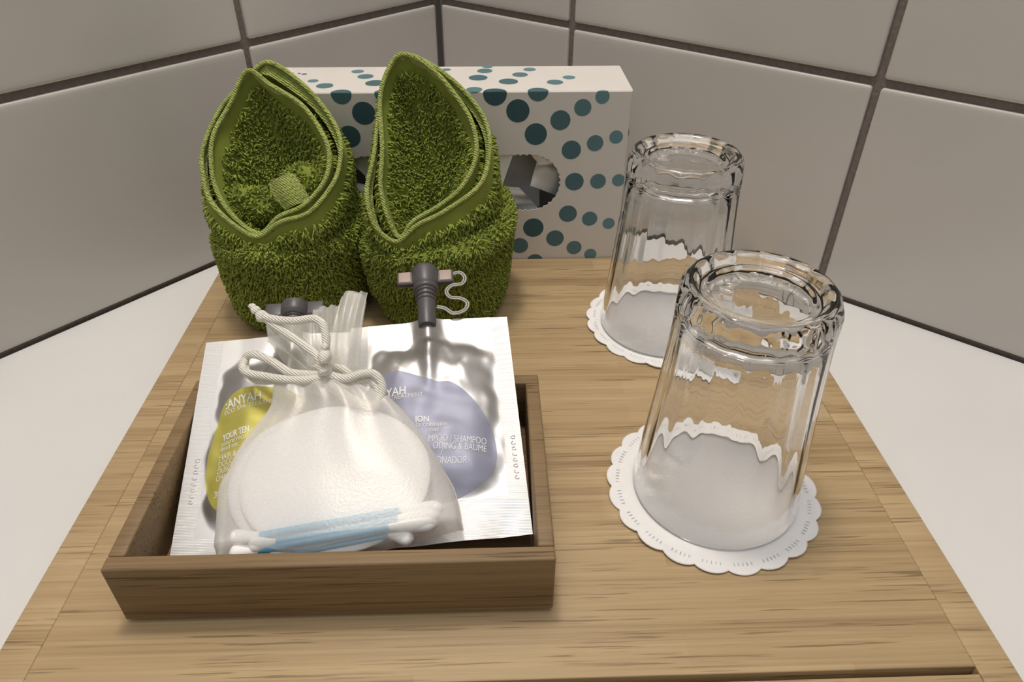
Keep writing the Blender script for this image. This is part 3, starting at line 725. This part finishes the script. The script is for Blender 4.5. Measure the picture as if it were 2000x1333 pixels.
    for sg in (-1, 1):
        mb = MB(); q0 = p0+ax*2.95*e; T = []
        def slab(x0, x1, s0, s1, t0, t1, m, r=.12):
            P = MB(); rbox(P, x0, x1, s0, s1, t0, t1, r); V = np.concatenate(P.v); return [q0+U*a_*sg+ax*b_+SN*c_ for a_, b_, c_ in V], P.f
        V, Fc = slab(.55, 1.42, -.42, .42, -.17, .17, 'cap'); mb.add(V, Fc)
        wg = mb.build('cap_wing', M['cap'], cap, angle=40)
        if not tether: continue
        mb = MB(); V, Fc = slab(.70, 1.33, -.32, .34, .10, .21, 'w', .05); mb.add(V, Fc); mb.build('wing_face', M['capwing'], wg, angle=40)
    if tether:
        q0 = p0
        P = [q0+U*a_+ax*b_+SN*.05 for a_, b_ in ((1.38, 3.1), (1.75, 3.15), (1.98, 2.8), (1.80, 2.42), (1.30, 2.35), (1.02, 2.0), (1.2, 1.62), (1.7, 1.5), (2.0, 1.2), (1.85, .78), (1.3, .62), (.9, .95), (.5, 1.1))]
        for dx in (-.055, .055):
            mb = MB(); C = spline(P, 90); Tt = np.gradient(C, axis=0); Nn = np.cross(Tt, SN); Nn /= np.linalg.norm(Nn, axis=1)[:, None]; tube(mb, C+Nn*dx, .045, 8); mb.build('tether', M['tether'], root)
    return S, root
PX = lambda x, y, h=0: on_s(x, y, h)
def uv_of(TL, TR, L, px, py, h):
    TL, TR = np.array(TL), np.array(TR); U = TR-TL; U /= np.linalg.norm(U); Vd = np.cross(SN, U); O = TL-Vd*L; d = PX(px, py, h)-O; return float(d@U), float(d@Vd)
HR = .35; HL = .12
# right sachet lies over the left one's edge
def corner_from(side_top, side_bottom, width):      # the other top corner, square to the side edge
    v = side_top-side_bottom; v /= np.linalg.norm(v); u = np.cross(v, SN); u /= np.linalg.norm(u); return side_top+u*width
RTR = PX(990, 627, 0); RTL = corner_from(RTR, PX(1040, 1048, 0), -7.6); RL = 10.95
LTL = PX(404, 672, 0); LTR = corner_from(LTL, PX(334, 1086, 0), 7.6); LL = 11.5
R_ = lambda x, y: uv_of(RTL, RTR, RL, x, y, .55)
L_ = lambda x, y: uv_of(LTL, LTR, LL, x, y, .55)
rb = [R_(*p) for p in ((700, 800), (722, 752), (765, 733), (805, 738), (850, 752), (885, 756), (925, 785), (958, 832), (971, 885), (960, 925), (925, 955), (880, 975), (820, 985), (760, 975), (715, 930), (695, 865))]
def ln(fn, s, x0, y0, x1, y1, size, mt='white'): return (s, fn(x0, y0), fn(x1, y1), size, mt)
rl = [ln(R_, ':ANYAH', 721, 782, 794, 778, .60, 'bold'), ln(R_, 'ECO SPA TREATMENT.', 716, 790, 830, 784, .33), ln(R_, 'STI', 772, 832, 798, 831, .36), ln(R_, 'ION', 813, 832, 839, 831, .38, 'bold'),
      ln(R_, 'la contains', 814, 841, 875, 840, .34), ln(R_, 'oat', 840, 850, 858, 850, .30), ln(R_, 'MPOO / SHAMPOO', 838, 870, 950, 870, .46),
      ln(R_, 'ODING & BAUME', 847, 884, 950, 885, .46), ln(R_, '/', 861, 895, 866, 895, .40), ln(R_, 'ONADOR', 853, 911, 912, 911, .46)]
SR, sr = make_sachet('silver foil sachet with a lavender label and grey spout, leaning in the tray', RTL, RTR, RL, HR, 4, 'lavender', rb, rl, R_(835, 640)[0], (R_(1003, 860)[0], R_(1003, 850)[1]), 1.0, True)
lb_ = [L_(*p) for p in ((470, 762), (510, 757), (560, 765), (620, 800), (640, 860), (620, 930), (560, 980), (500, 1000), (450, 1002), (415, 990), (396, 950), (398, 900), (410, 850), (425, 805), (440, 780))]
ll = [ln(L_, ':ANYAH', 438, 797, 511, 783, .64, 'bold'), ln(L_, 'ECO SPA TREATME', 436, 808, 535, 790, .33), ln(L_, 'YOUR TEN', 432, 859, 489, 847, .44, 'bold'),
      ln(L_, 'natural reco', 430, 869, 482, 859, .33), ln(L_, 'dead nat', 428, 879, 466, 872, .33), ln(L_, 'HAIR &', 426, 897, 462, 891, .40),
      ln(L_, 'DOCC', 424, 911, 455, 905, .40), ln(L_, 'DUSC', 422, 924, 451, 919, .40), ln(L_, 'CHAM', 419, 939, 450, 934, .40), ln(L_, '30', 416, 971, 431, 968, .42)]
SLf, sl = make_sachet('silver foil sachet with a yellow-green label, partly under the sheer pouch', LTL, LTR, LL, HL, 9, 'yellow', lb_, ll, L_(572, 640)[0], (L_(378, 900)[0], L_(378, 892)[1]), .60, False)

# ------------------------------------------------------------------ sheer pouch, its contents, its bow
po = empty('organza_pouch', PX(650, 960, .8)); tag(po, 'sheer cream organza pouch tied with a satin cord bow, lying on the sachets', 'pouch')
BASE = 1.15
nL = [(596, 742), (546, 766), (534, 812), (494, 862), (466, 902), (450, 936), (433, 968), (427, 1040), (422, 1092)]
nR = [(690, 742), (752, 780), (804, 829), (831, 862), (861, 911), (883, 949), (892, 975), (898, 1000), (904, 1036)]
lf = spline([PX(x, y, BASE) for x, y in nL], 60); rf = spline([PX(x, y, BASE) for x, y in nR], 60)
# bottom edge: from left corner to right corner
nu = 80; G = np.zeros((60, nu, 3)); Gb = np.zeros((60, nu, 3)); rr_ = np.random.default_rng(2); ph = rr_.uniform(0, 6, 10)
for i in range(60):
    v = i/59
    for j in range(nu):
        u = j/(nu-1); p = lf[i]*(1-u)+rf[i]*u
        p = p+np.array([0, -.95, -.28])*math.sin(math.pi*u)*v**6*.55
        ed = (4*u*(1-u))**.24 if 0 < u < 1 else 0.0
        prof = float(sstep(-.05, .18, v))*(1-float(sstep(.97, 1.0, v))*.95)
        h = (1.52*ed*prof) + .35*math.exp(-((v-.0)/.10)**2)
        pleat = .16*math.sin(u*34+1.2*math.sin(5*v))*math.exp(-v*5.5)+.05*math.sin(9*u+3*v+ph[0])*ed*prof+.05*math.sin(14*(u-.45*v)+ph[1])*ed*(1-v)
        G[i, j] = p+SN*(h+pleat); Gb[i, j] = p+SN*(-.12*ed*prof+.3*pleat*math.exp(-v*5))
mb = MB(); mb.grid(G); mb.build('pouch_front', M['organza'], po); mb = MB(); mb.grid(Gb, flip=True); mb.build('pouch_back', M['organza'], po)
mb = MB(); tube(mb, np.concatenate([lf[6:], (lf[-1:]*.5+rf[-1:]*.5)+np.array([0, -.5, -.15]), rf[::-1][:-6]])[:54], .035, 6); mb.build('seam', M['organza_gathered'], po)
mb = MB(); tube(mb, rf[6:], .035, 6); mb.build('seam', M['organza_gathered'], po)
# gathered top above the tie
def fan(bottom, top, hb, ht, pleats, seed, name='ruffle', amp=.07):
    a = spline([PX(x, y, h) for (x, y), h in zip(bottom, hb)], 70); b = spline([PX(x, y, h) for (x, y), h in zip(top, ht)], 70)
    G = np.zeros((70, 30, 3)); r = np.random.default_rng(seed).uniform(0, 6, 4)
    for i in range(70):
        u = i/69
        for j in range(30):
            v = j/29; G[i, j] = a[i]*(1-v)+b[i]*v+SN*(amp*math.sin(pleats*u*6.28+r[0])*(.4+.8*v))+np.array([0, .3*amp*math.sin(pleats*1.7*u*6.28+r[1]), 0])*v+SN*.35*math.sin(math.pi*v)
    mb = MB(); mb.grid(G); return mb.build(name, M['organza_gathered'], po)
fan([(612, 735), (630, 732), (650, 732)], [(522, 668), (524, 628), (560, 628), (606, 622)], (1.6, 1.7, 1.6), (1.6, 1.9, 1.9, 1.8), 3, 1)
fan([(600, 738), (620, 735), (640, 735)], [(523, 640), (525, 665), (548, 700), (590, 738)], (1.4, 1.5, 1.5), (1.2, 1.3, 1.4, 1.4), 2, 2)
fan([(600, 735), (635, 725), (662, 732)], [(608, 626), (614, 606), (640, 598), (662, 596)], (1.8, 1.9, 1.9), (2.0, 2.2, 2.3, 2.3), 4, 3)
fan([(632, 730), (660, 725), (700, 715)], [(664, 598), (672, 572), (700, 571), (718, 570)], (1.9, 2.0, 1.9), (2.5, 2.9, 3.0, 2.8), 3, 4)
fan([(655, 730), (678, 728), (703, 722)], [(660, 620), (680, 574), (704, 572), (716, 590)], (1.7, 1.8, 1.7), (2.3, 2.6, 2.7, 2.5), 2, 6)
def cord(pts, name='cord', r=.18, par=po, n=110):
    mb = MB(); C = spline([PX(*p) for p in pts], n); s = np.linspace(0, 1, n); L = np.linalg.norm(np.diff(C, axis=0), axis=1).sum()
    tube(mb, C, r*(1+.02*np.sin(s*L*9)), 12); return mb.build(name, M['cord'], par)
bow = cord([(634, 730, 3.0), (622, 700, 3.1), (590, 672, 3.2), (550, 645, 3.2), (522, 625, 3.2), (508, 614, 3.2)], 'cord')
cord([(510, 616, 3.3), (535, 624, 3.4), (575, 627, 3.6), (612, 623, 3.7), (630, 634, 3.7), (637, 660, 3.5), (635, 690, 3.2), (634, 722, 3.0)])
cord([(632, 732, 2.5), (600, 732, 2.6), (565, 727, 2.6), (530, 706, 2.5), (498, 693, 2.2), (482, 697, 1.9), (478, 712, 1.7), (482, 728, 1.7)])
cord([(480, 700, 1.8), (474, 718, 1.9), (484, 729, 2.1), (520, 736, 2.3), (560, 742, 2.5), (600, 743, 2.6), (632, 738, 2.5)])
cord([(482, 728, 1.7), (500, 742, 1.7), (530, 744, 2.0), (580, 738, 2.2), (625, 736, 2.4)], r=.17)
cord([(640, 732, 2.6), (675, 740, 2.7), (705, 731, 2.8), (730, 731, 2.7), (745, 748, 2.5), (746, 770, 2.3), (735, 788, 2.2), (715, 792, 2.2), (680, 775, 2.3), (645, 748, 2.4)])
cord([(642, 738, 2.3), (690, 745, 2.4), (720, 742, 2.4), (738, 758, 2.3), (738, 778, 2.1), (722, 790, 2.0), (690, 788, 2.0), (655, 765, 2.1), (635, 745, 2.2)], r=.17)
def knot(px, py, h, r, squash=(1, 1, 1), name='knot', par=bow):
    mb = MB(); c = PX(px, py, h); n = 20; G = []
    for i in range(n):
        a = math.pi*i/(n-1)
        G.append([(c[0]+r*squash[0]*math.sin(a)*math.cos(b)*(1+.06*math.sin(3*b+4*a)), c[1]+r*squash[1]*math.sin(a)*math.sin(b)*(1+.06*math.sin(3*b+4*a)), c[2]+r*squash[2]*math.cos(a)) for b in np.arange(24)*2*math.pi/24])
    mb.grid(G, cv=True, flip=True); return mb.build(name, M['cord'], par)
knot(634, 697, 3.4, .32, (.9, 1.15, .9)); knot(511, 618, 3.3, .27); knot(499, 606, 3.3, .2, (1.1, 1, .9)); knot(492, 598, 3.3, .13, (1.3, 1, .8)); knot(635, 678, 3.6, .16, (1, 1.2, 1))
knot(630, 736, 2.4, .42, (1.4, .75, .7)); knot(612, 739, 2.4, .28, (1.2, .8, .9)); knot(654, 739, 2.4, .28, (1.2, .8, .9)); knot(634, 722, 2.9, .3)
mb = MB(); c = PX(640, 742, 1.7)
tube(mb, [c+np.array([1.05*math.cos(q), .35*math.sin(q)*.9, .5*math.sin(q)]) for q in np.arange(40)*2*math.pi/40], .17, 10, closed=True); mb.build('tie', M['cord'], bow)

# cotton pads
def pad(px, py, h, rx, ry, th, lbl, tilt=0, sd=0):
    c = PX(px, py, h); U = np.array([1., 0, 0]); Vv = np.cross(SN, U); mb = MB(); n = 72
    pr = [(0, .5), (.5, .5), (.8, .49), (.93, .42), (.99, .25), (1.0, 0), (.99, -.25), (.93, -.42), (.8, -.49), (.5, -.5), (0, -.5)]
    G = [[c+(rx*f*math.cos(q))*U+(ry*f*math.sin(q))*Vv+SN*(th*z+.07*math.sin(3*q+sd)*f+.05*math.cos(2*f*3+q)) for q in np.arange(n)*2*math.pi/n] for f, z in pr]
    mb.grid(G, cv=True, flip=True)
    o = mb.build('cotton_pad', M['cotton'], loc=tuple(c)); return tag(o, lbl, 'cotton pad', 'cotton pads in the pouch')
pad(631, 938, 1.36, 3.85, 3.2, .36, 'white round cotton pad in the sheer pouch, the one lying nearer the yellow-green sachet', 0, 1)
pad(655, 932, 1.72, 3.85, 3.2, .34, 'white round cotton pad in the sheer pouch, the one lying nearer the lavender sachet', 0, 2)
# cotton swabs
SW = [((447, 1053), (503, 1047), (787, 997), (868, 993), 2.03, 'top swab of the bundle in the sheer pouch, blue stick with fat white tip'),
      ((484, 1068), (536, 1060), (783, 1012), (862, 1004), 2.02, 'blue cotton swab in the sheer pouch, second from the top of the bundle'),
      ((447, 1084), (500, 1076), (766, 1030), (856, 1022), 2.0, 'blue cotton swab in the sheer pouch, third from the top of the bundle'),
      ((520, 1098), (565, 1087), (762, 1046), (808, 1054), 1.72, 'lowest blue cotton swab in the sheer pouch, half hidden by the tray front')]
for a, b, c_, d_, h, lb in SW:
    p = [PX(*q, h) for q in (a, b, c_, d_)]; e = empty('cotton_swab', (p[1]+p[2])/2); tag(e, lb, 'cotton swab', 'cotton swabs in the pouch')
    mb = MB(); tube(mb, spline([p[1]*1.1-p[2]*.1, p[1], (p[1]+p[2])/2, p[2], p[2]*1.1-p[1]*.1], 30), .135, 14); mb.build('stick', M['blue'], e)
    for s, q in ((p[1], p[0]), (p[2], p[3])):
        C = np.array([s+(q-s)*t_ for t_ in np.linspace(-.08, 1.0, 24)]); s_ = np.linspace(0, 1, 24)
        R = .14+.175*np.sin(np.clip(s_*1.12, 0, 1)**1.4*math.pi*.62)**1.1; R[-5:] = R[-6]*np.array([.95, .85, .68, .45, .12])
        mb = MB(); tube(mb, C, R, 18); mb.build('cotton_tip', M['cotton'], e)
for o in bpy.data.objects:
    for k in ('org', 'full'):
        if k in o: del o[k]
